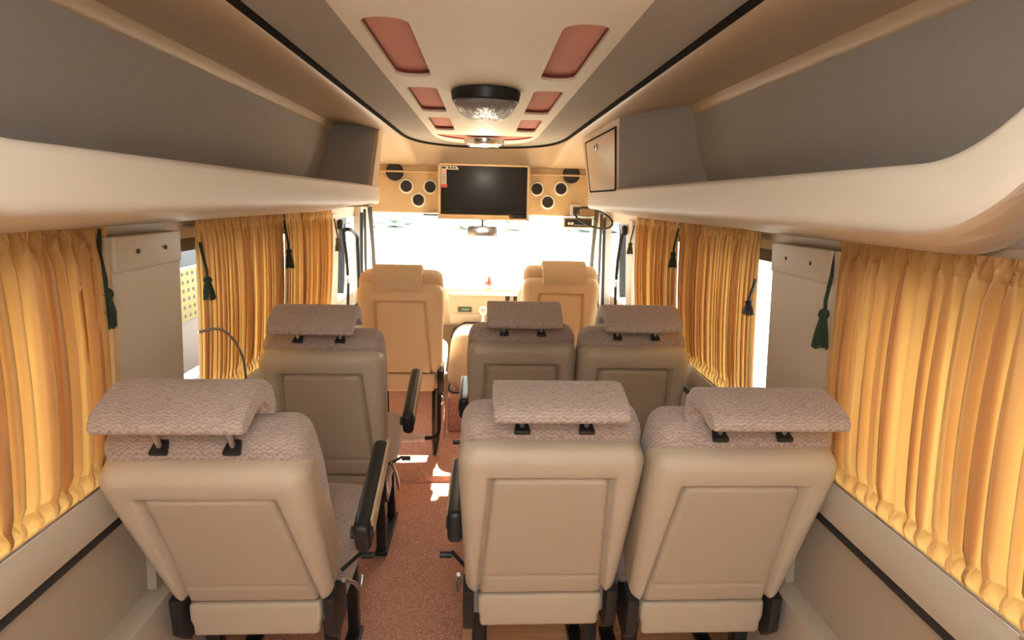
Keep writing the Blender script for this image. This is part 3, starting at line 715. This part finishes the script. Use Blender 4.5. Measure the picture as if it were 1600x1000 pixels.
# steering wheel
t = empty('steering_wheel', (0.44, 3.72, 0.86)); tag(t, 'cream steering wheel in front of the driver seat', 'steering wheel')
q = Matrix.Rotation(R(52), 3, 'X')
mb = MB(); mb.tube([q @ Vector((0.205*math.cos(2*math.pi*i/40), 0.205*math.sin(2*math.pi*i/40), 0)) for i in range(40)], 0.014, 8, closed=True); mb.build('rim', M['dash'], t)
for a in (20, 160, 270):
    mb = MB(); mb.tube([q @ Vector((0.03*math.cos(R(a)), 0.03*math.sin(R(a)), -0.02)), q @ Vector((0.20*math.cos(R(a)), 0.20*math.sin(R(a)), 0))], 0.010, 8); mb.build('spoke', M['dash'], t)
mb = MB(); mb.lathe([(0.05, -0.04), (0.055, -0.02), (0.05, -0.005), (0.0001, 0.0)], (0, 0, 0), q, 24); mb.build('hub', M['dash'], t)
mb = MB(); mb.tube([q @ Vector((0, 0, -0.03)), q @ Vector((0, 0, -0.16))], 0.03, 12); mb.build('column', M['dash'], t)
# engine cover between the front seats
t = empty('engine_cover', (-0.01, 3.63, 0.29)); tag(t, 'rounded cream engine cover between the front seats', 'engine cover')
mb = MB(); mb.box((0, 0.05, 0.200), (0.41, 0.36, 0.40), 0.10, k=6, m=3, fn=lambda p: (p.x*(1+0.10*(-p.z)/0.2), p.y, p.z)); mb.build('shell', M['cowl'], t)
mb = MB(); mb.box((0, 0.04, -0.128), (0.42, 0.40, 0.244), 0.02, k=3); mb.build('plinth', M['carpet'], t)['label'] = 'carpeted plinth under the engine cover'
mb = MB(); mb.tube([(-0.205, 0.02, 0.012), (-0.205, -0.10, 0.012), (-0.17, -0.150, 0.012), (0.17, -0.150, 0.012), (0.205, -0.10, 0.012), (0.205, 0.02, 0.012)], 0.007, 8); mb.build('edge_seal', M['dark'], t)
mb = MB(); mb.tube([(-0.20, 0.13, 0.30), (-0.18, 0.13, 0.365), (-0.11, 0.13, 0.404), (0.11, 0.13, 0.404), (0.18, 0.13, 0.365)], 0.010, 8); mb.build('lid_seal', M['dark'], t)
# gear lever
t = empty('gear_lever', (0.0, 3.66, 0.692)); tag(t, 'gear lever with pale round knob on the engine cover', 'gear lever')
mb = MB(); mb.lathe([(0.05, 0), (0.045, 0.012), (0.02, 0.03), (0.012, 0.032)], (0, 0, 0), n=20); mb.build('boot', M['dark'], t)
mb = MB(); mb.tube([(0, 0, 0.02), (0, -0.02, 0.09)], 0.009, 10); mb.build('stick', M['chrome'], t)
mb = MB(); mb.lathe([(0.0001, -0.03), (0.016, -0.026), (0.026, -0.008), (0.026, 0.008), (0.018, 0.022), (0.0001, 0.026)], (0, -0.022, 0.11), n=20); mb.build('knob', M['white'], t)
# hand brake, bright metal, between co-driver seat and engine cover
t = empty('handbrake', (-0.232, 3.42, 0.040)); tag(t, 'bright metal handbrake lever beside the front left seat', 'handbrake')
mb = MB(); mb.box((0, 0, 0.15), (0.012, 0.09, 0.30), 0.004); mb.box((-0.01, 0, 0.24), (0.035, 0.07, 0.06), 0.008); mb.build('bracket', M['chrome'], t)
mb = MB(); mb.tube([(0, 0.02, 0.26), (0, -0.02, 0.37), (0, -0.03, 0.42)], [0.012, 0.014, 0.016], 10); mb.build('lever', M['chrome'], t)
# grab handle on the left cab door frame
t = empty('grab_handle', (-0.80, 3.47, 1.0)); tag(t, 'tall black grab handle at the left cab doorway', 'handle')
mb = MB(); mb.tube(catmull([(-0.03, 0, 0.30), (0.0, 0.02, 0.31), (0.02, 0.13, 0.27), (0.02, 0.15, 0.20), (0.02, 0.15, -0.10), (0.01, 0.13, -0.16), (-0.03, 0.11, -0.18)], 6, False), 0.012, 10); mb.build('bar', M['black'], t)
# seat belts on the front pillars
for s, nm in ((-1, 'left'), (1, 'right')):
    t = empty('seat_belt', (s*0.825, 3.40, 0.80)); tag(t, 'black seat belt with anchor on the %s door pillar' % nm, 'seat belt', 'front seat belts')
    mb = MB(); mb.box((0, 0, 0.54), (0.03, 0.045, 0.06), 0.012); mb.build('anchor', M['black'], t)
    mb = MB(); mb.tube([(-s*0.012, 0.0, 0.52), (-s*0.02, 0.03, 0.36), (-s*0.02, 0.05, 0.20), (-s*0.01, 0.055, 0.02)], 0.010, 6); mb.build('strap', M['dark'], t)
    mb = MB(); mb.box((-s*0.02, 0.045, 0.22), (0.014, 0.03, 0.05), 0.004); mb.build('tongue', M['chrome'], t)

# ------------------------------------------------------------------ seats
def seat(name, recline, zh, L, hr_rot, kind, hr_raise=0.0, hwid=0.142, hr_n=0.0):
    """kind: 'passenger' or 'front'; local origin on the floor under the hinge, looking to +y"""
    t = empty(name)
    a = R(recline); ca, sa = math.cos(a), math.sin(a)
    BF = lambda x, n, tt: (x, n*ca-tt*sa, zh+n*sa+tt*ca)
    front = kind == 'front'
    vy = M['vinyl_front'] if front else M['vinyl']; vp = M['vinyl_front'] if front else M['vinyl_panel']; fb = M['fabric_front'] if front else M['fabric']
    wt, wb = 0.219, (0.205 if not front else 0.195)
    ht, hb = (0.142, 0.170) if not front else (0.125, 0.150)
    pt, pb = L-0.088, -0.004
    rc = 0.055
    def half(tt):
        w_ = wb+(wt-wb)*min(1, tt/L*1.3)
        if tt > L-rc: d = tt-(L-rc); w_ -= rc-math.sqrt(max(0, rc*rc-d*d))
        if tt < 0.03: d = 0.03-tt; w_ -= 0.03-math.sqrt(max(0, 0.0009-d*d))
        return w_
    def panel_s(x, tt):                                 # signed distance inside the inset panel
        hw = hb+(ht-hb)*tt/pt
        return min(hw-abs(x), pt-tt)
    ts = [0, 0.003, 0.008, 0.016, 0.024, 0.03]+lin(0.036, L-0.10, 70)+lin(L-0.094, L-0.012, 20)+[L-0.008, L-0.004, L-0.0015, L]
    us = [-1, -0.992, -0.975, -0.95]+lin(-0.92, 0.92, 92)+[0.95, 0.975, 0.992, 1]
    def shell(u, tt):
        hw = max(half(tt), 0.01); x = u*hw; d = min((1-abs(u))*hw, L-tt, tt+0.01)
        rr = 0.036; n = 0.0
        if d < rr: n += rr*(1-math.sqrt(max(0, 1-(1-d/rr)**2)))
        sd = panel_s(x, tt)
        n += 0.022*smooth((sd+0.011)/0.014)
        n -= 0.004*math.sin(math.pi*max(0, min(1, (-sd)/0.07))) if sd < 0 else 0
        return BF(x, n, tt)
    mb = MB(); mb.grid(shell, us, ts)
    # sides of the shell run forward to the cushion
    for sgn in (-1, 1): mb.grid(lambda tt, k: BF(sgn*max(half(tt), 0.01), 0.036+0.045*k, tt), ts, [0, 1])
    mb.grid(lambda u, k: BF(u*half(L), 0.036+0.045*k, L), us, [0, 1])
    mb.build('backrest', vy, t, sharp=0)
    mb = MB()
    def pan(u, v):
        tt = pb+(pt-pb-0.003)*v; hw = hb+(ht-hb)*tt/pt-0.003
        # rounded upper corners
        rr = 0.022; d2 = tt-(pt-0.003-rr)
        if d2 > 0: hw -= rr-math.sqrt(max(0, rr*rr-d2*d2))
        x = u*hw; sd = min((1-abs(u))*hw, (1-v)*(pt-pb), v*(pt-pb))
        n = 0.021-0.017*math.sqrt(max(0, min(1, sd/0.010)))
        n += 0.0045*math.exp(-((tt-0.072)/0.005)**2)    # fold seam of the lower flap
        n += 0.003*math.sin(math.pi*v)
        return BF(x, n, tt)
    mb.grid(pan, [-1, -0.99, -0.975, -0.955]+lin(-0.93, 0.93, 24)+[0.955, 0.975, 0.99, 1], [0, 0.008, 0.02, 0.035]+lin(0.05, 0.95, 60)+[0.965, 0.98, 0.992, 1])
    mb.build('back_panel', vp, t, sharp=0)['label'] = 'smooth inset panel of the seat back'
    # padded front cushion that wraps over the top edge
    mb = MB(); tk = 0.115; cz = 0.04+L*0.5
    def cush(p):
        u = p.z/(L*0.5+0.02); x = p.x*(1+0.03*math.sin(max(0, u)*math.pi)-0.05*max(0, -u)); y = p.y
        if p.y > 0.02: y += 0.020*math.cos(p.x/0.21*math.pi)*-1*0.5
        return (x, y, p.z+(0.010*math.cos(p.x/0.22*math.pi/2) if u > 0.8 else 0))
    mb.box((0, 0, 0), (0.424, tk, L+0.045), 0.045, k=5, m=12, fn=cush)
    for v in mb.bm.verts: v.co = Vector(BF(v.co.x, 0.042+tk/2+v.co.y, L/2+0.018+v.co.z))
    mb.bm.faces.ensure_lookup_table()
    inv = lambda p: (p.x, p.y*ca+(p.z-zh)*sa, -p.y*sa+(p.z-zh)*ca)
    for f in mb.bm.faces:
        x, n, tt = inv(f.calc_center_median())
        f.material_index = 1 if (tt < L*0.62-0.35*(n-0.09) and (abs(x) > 0.185)) else 0
    mb.build('back_cushion', [fb, vy], t, sharp=0)['label'] = 'woven fabric cushion wrapping over the top of the seat back'
    # headrest
    P = [(-0.052, 0.116), (-0.057, 0.130), (-0.045, 0.143), (-0.01, 0.150), (0.05, 0.152), (0.088, 0.140), (0.106, 0.112), (0.110, 0.070), (0.106, 0.044), (0.094, 0.042), (0.084, 0.055), (0.080, 0.085), (0.064, 0.106), (0.02, 0.116), (-0.02, 0.114)]
    P = [(v.x, v.y) for v in catmull([Vector((p[0], p[1], 0)) for p in P], 3)]
    hr = R(hr_rot); ch, sh = math.cos(hr), math.sin(hr); pn, pq = 0.03, 0.095
    def HP(n, q): dn, dq = n-pn, q-pq; return (pn+dn*ch-dq*sh+hr_n-(0.040 if front else 0), pq+dn*sh+dq*ch+hr_raise)
    mb = MB(); mb.prism(P, lambda p, q, x: BF(x, HP(p, q)[0], L+HP(p, q)[1]), -hwid, hwid, bevel=0.008, seg=3)
    head = mb.build('headrest', fb, t, sharp=60)
    for sgn in (-1, 1):
        mb = MB(); e = HP(0.0, 0.116)
        mb.tube([BF(sgn*0.074, 0.045, L+0.02), BF(sgn*0.074, 0.048, L+0.075), BF(sgn*0.074, e[0]+0.02, L+e[1])], 0.006, 8); mb.build('headrest_post', M['steel'], t)['label'] = 'short grey metal post'
        if not front:
            mb = MB(); mb.box((0, 0, 0), (0.038, 0.034, 0.012), 0.005, k=3, fn=lambda p: (p.x*(1-0.25*(p.y > 0)), p.y, p.z+0.006*(p.y > 0)))
            for v in mb.bm.verts: v.co = Vector(BF(sgn*0.074+v.co.x, 0.046+v.co.y, L+0.033+v.co.z))
            mb.build('headrest_bracket', M['black'], t)
    # seat base
    y0 = 0.02
    mb = MB(); mb.box((0, y0+0.27, zh-0.045), (0.415, 0.50, 0.13), 0.04, k=4, m=6, fn=lambda p: (p.x, p.y, p.z+0.012*math.cos(p.x/0.2*1.5)+0.05*max(0, p.y)/0.25)); mb.build('seat_cushion', fb, t, sharp=0)
    mb = MB(); mb.box((0, 0.030, zh-0.055), (0.345, 0.05, 0.100), 0.014, k=3, m=4, fn=lambda p: (p.x*(1-0.04*(p.z < 0)), p.y, p.z+0.004*math.sin(p.x*40))); mb.build('rear_skirt', vp, t, sharp=0)
    for sgn in (-1, 1):
        mb = MB(); mb.prism([(-0.01, 0.035), (0.05, 0.05), (0.12, 0.0), (0.12, -0.09), (0.03, -0.11), (-0.005, -0.07)], lambda p, q, x: (x, p, zh+q-0.02), sgn*0.182, sgn*0.212, bevel=0.006); mb.build('recliner_cover', M['black'], t)
    zl = zh-0.10
    if not front:
        for sgn in (-1, 1):
            mb = MB(); x = sgn*0.165
            mb.box((x, 0.12, zl/2+0.012), (0.038, 0.045, zl), 0.004, rot=None); mb.box((x, 0.38, zl/2+0.012), (0.035, 0.04, zl), 0.004); mb.box((x, 0.25, zl), (0.04, 0.36, 0.03), 0.004); mb.box((x, 0.25, 0.025), (0.05, 0.32, 0.022), 0.004)
            mb.build('leg', M['black_metal'], t)
    else:
        for sgn in (-1, 1):
            mb = MB(); x = sgn*0.155
            mb.tube(catmull([(x, 0.10, zl+0.02), (x, 0.08, zl-0.10), (x, 0.09, 0.06), (x, 0.14, 0.015), (x, 0.34, 0.015), (x, 0.38, 0.06), (x, 0.38, zl+0.02)], 5, False), 0.011, 8); mb.build('leg', M['black_metal'], t)
    return t, BF
def armrest(t, sgn, BF, ang=20, length=0.34, off=0.295):
    """black padded arm with a pale inner trim, on the aisle side"""
    p0 = Vector(BF(sgn*off, 0.075, 0.205)); rot = Matrix.Rotation(R(ang), 3, 'X')
    mb = MB(); mb.box(p0+rot @ Vector((0, length*0.5-0.03, 0.0)), (0.042, length, 0.075), 0.016, rot, k=4, m=5, fn=lambda p: (p.x, p.y, p.z*(1.0-0.28*p.y/(length*0.5)) ))
    ar = mb.build('armrest', M['black'], t)
    mb = MB(); mb.box(p0+rot @ Vector((sgn*0.019, length*0.5-0.01, 0.006)), (0.012, length*0.90, 0.046), 0.005, rot, fn=lambda p: (p.x, p.y, p.z*(1.0-0.28*p.y/(length*0.5)))); mb.build('armrest_trim', M['headliner'], ar)['label'] = 'pale tan trim on the aisle side'
    mb = MB(); mb.tube([p0+Vector((-sgn*0.03, 0, 0)), p0+Vector((sgn*0.024, 0, 0))], 0.016, 14); mb.build('pivot', M['dark'], ar)
    mb = MB(); mb.tube([Vector(BF(sgn*0.205, 0.10, -0.02)), Vector(BF(sgn*0.25, 0.16, -0.03))], 0.006, 8); mb.tube([Vector(BF(sgn*0.25, 0.15, -0.03)), Vector(BF(sgn*0.285, 0.15, -0.03))], 0.010, 10); mb.build('recline_lever', M['black'], t)
    mb = MB(); mb.tube(catmull([Vector(BF(sgn*0.225, 0.05, 0.02)), Vector(BF(sgn*0.235, 0.09, -0.07)), Vector(BF(sgn*0.235, 0.12, -0.16)), Vector(BF(sgn*0.225, 0.18, -0.20))], 4, False), 0.006, 8); mb.build('side_stay', M['steel'], t)

# nearest row, reclined
ra, BFa = seat('passenger_seat', 20, 0.445, 0.53, -9, 'passenger', 0.004)
base_a = copy_tree(ra)                                   # keeps the plain seat for the window place
armrest(ra, -1, BFa, 4, 0.33, 0.232)
ra.location = (0.166, 1.385, 0.0); tag(ra, 'beige passenger seat beside the aisle on the right, nearest row', 'seat', 'beige passenger seats with mauve headrests')
base_a.location = (0.609, 1.345, 0.0); tag(base_a, 'beige passenger seat against the right curtain, nearest row', 'seat', 'beige passenger seats with mauve headrests')
la, BFl = seat('passenger_seat', 26, 0.442, 0.53, -6, 'passenger', 0.020, 0.142, 0.036); armrest(la, 1, BFl)
la.location = (-0.590, 1.352, 0.012); tag(la, 'beige passenger seat alone on the left, nearest row', 'seat', 'beige passenger seats with mauve headrests')
# second row, more upright
rb, BFb = seat('passenger_seat', 12, 0.425, 0.53, 15, 'passenger', 0.006)
base_b = copy_tree(rb); armrest(rb, -1, BFb, 4, 0.33, 0.232)
rb.location = (0.157, 2.285, 0.0); tag(rb, 'beige passenger seat beside the aisle on the right, second row', 'seat', 'beige passenger seats with mauve headrests')
base_b.location = (0.597, 2.235, 0.0); tag(base_b, 'beige passenger seat at the right window, second row', 'seat', 'beige passenger seats with mauve headrests')
lb_ = copy_tree(base_b); armrest(lb_, 1, BFb)
lb_.location = (-0.580, 2.095, 0.012); tag(lb_, 'beige passenger seat alone on the left, second row', 'seat', 'beige passenger seats with mauve headrests')
# cab seats
fc, BFf = seat('cab_seat', 13, 0.532, 0.505, 34, 'front', -0.055, 0.120)
fd = copy_tree(fc)
fc.location = (-0.425, 3.005, 0.041); tag(fc, 'tan front seat on the left with a footrest behind', 'seat', 'tan cab seats')
fd.location = (0.445, 3.315, 0.041); tag(fd, 'tan driver seat on the right facing the steering wheel', 'seat', 'tan cab seats')
mb = MB(); mb.tube(catmull([(0.19, 0.06, 0.45), (0.19, 0.02, 0.35), (0.19, -0.01, 0.22), (0.17, -0.03, 0.18), (0.10, -0.035, 0.175)], 5, False), 0.011, 8); mb.build('footrest_tube', M['black_metal'], fc)
mb = MB(); mb.tube([(0.115, -0.035, 0.175), (-0.02, -0.035, 0.175)], 0.020, 14); mb.build('footrest_pad', M['lip'], fc)['label'] = 'cream foam roll'

# ------------------------------------------------------------------ outside
mb = MB(); mb.grid(lambda x, y: (x, y, -0.62), lin(-70, 70, 4), lin(-40, 110, 4)); struct(mb.build('ground', M['ground'], normals=False))
rg = random.Random(5)
for i, x in enumerate((-25, -16.5, -8, 0.5, 9, 17.5, 26)):
    mb = MB(); r0 = rg.uniform(1.9, 2.6)
    bm2 = bmesh.new(); bmesh.ops.create_icosphere(bm2, subdivisions=4, radius=1.0)
    for v in bm2.verts:
        d = v.co.normalized(); k = 1+0.16*math.sin(d.x*9+i)*math.sin(d.y*8+i*2)+0.12*math.sin(d.z*13+d.x*11)+rg.uniform(-0.07, 0.07)
        v.co = Vector((d.x*k*r0*1.25, d.y*k*r0, max(-0.55, d.z*k)*r0*0.5))
    me = bpy.data.meshes.new('bush'); bm2.to_mesh(me); bm2.free(); me.materials.append(M['bush']); mb.bm.free()
    o = bpy.data.objects.new('bush', me); COL.objects.link(o); o.location = (x, 44+rg.uniform(-2, 3), -0.62+0.27*r0)
    tag(o, 'green bush far beyond the windscreen', 'bush', 'bushes beyond the windscreen')
t = empty('street_stall', (-3.6, 6.6, -0.62)); tag(t, 'stall with yellow dotted board seen through the bare left window', 'stall')
mb = MB(); mb.box((0, 0, 0.32), (0.08, 2.4, 0.60), 0.01); mb.build('counter', M['rose'], t)
mb = MB(); mb.box((0.05, 0, 0.93), (0.03, 2.4, 0.62), 0.005, mi=0)
for i in range(20):
    for j in range(6): mb.lathe([(0.024, 0), (0.024, 0.006), (0.0001, 0.008)], (0.064, -1.14+i*0.12, 0.68+j*0.10), 'X', 8, mi=1)
mb.build('board', [M['yellow'], M['black']], t)
mb = MB(); mb.box((0, 0, 1.90), (0.06, 2.4, 1.30), 0.01); mb.build('upper_panel', M['bluegrey'], t)
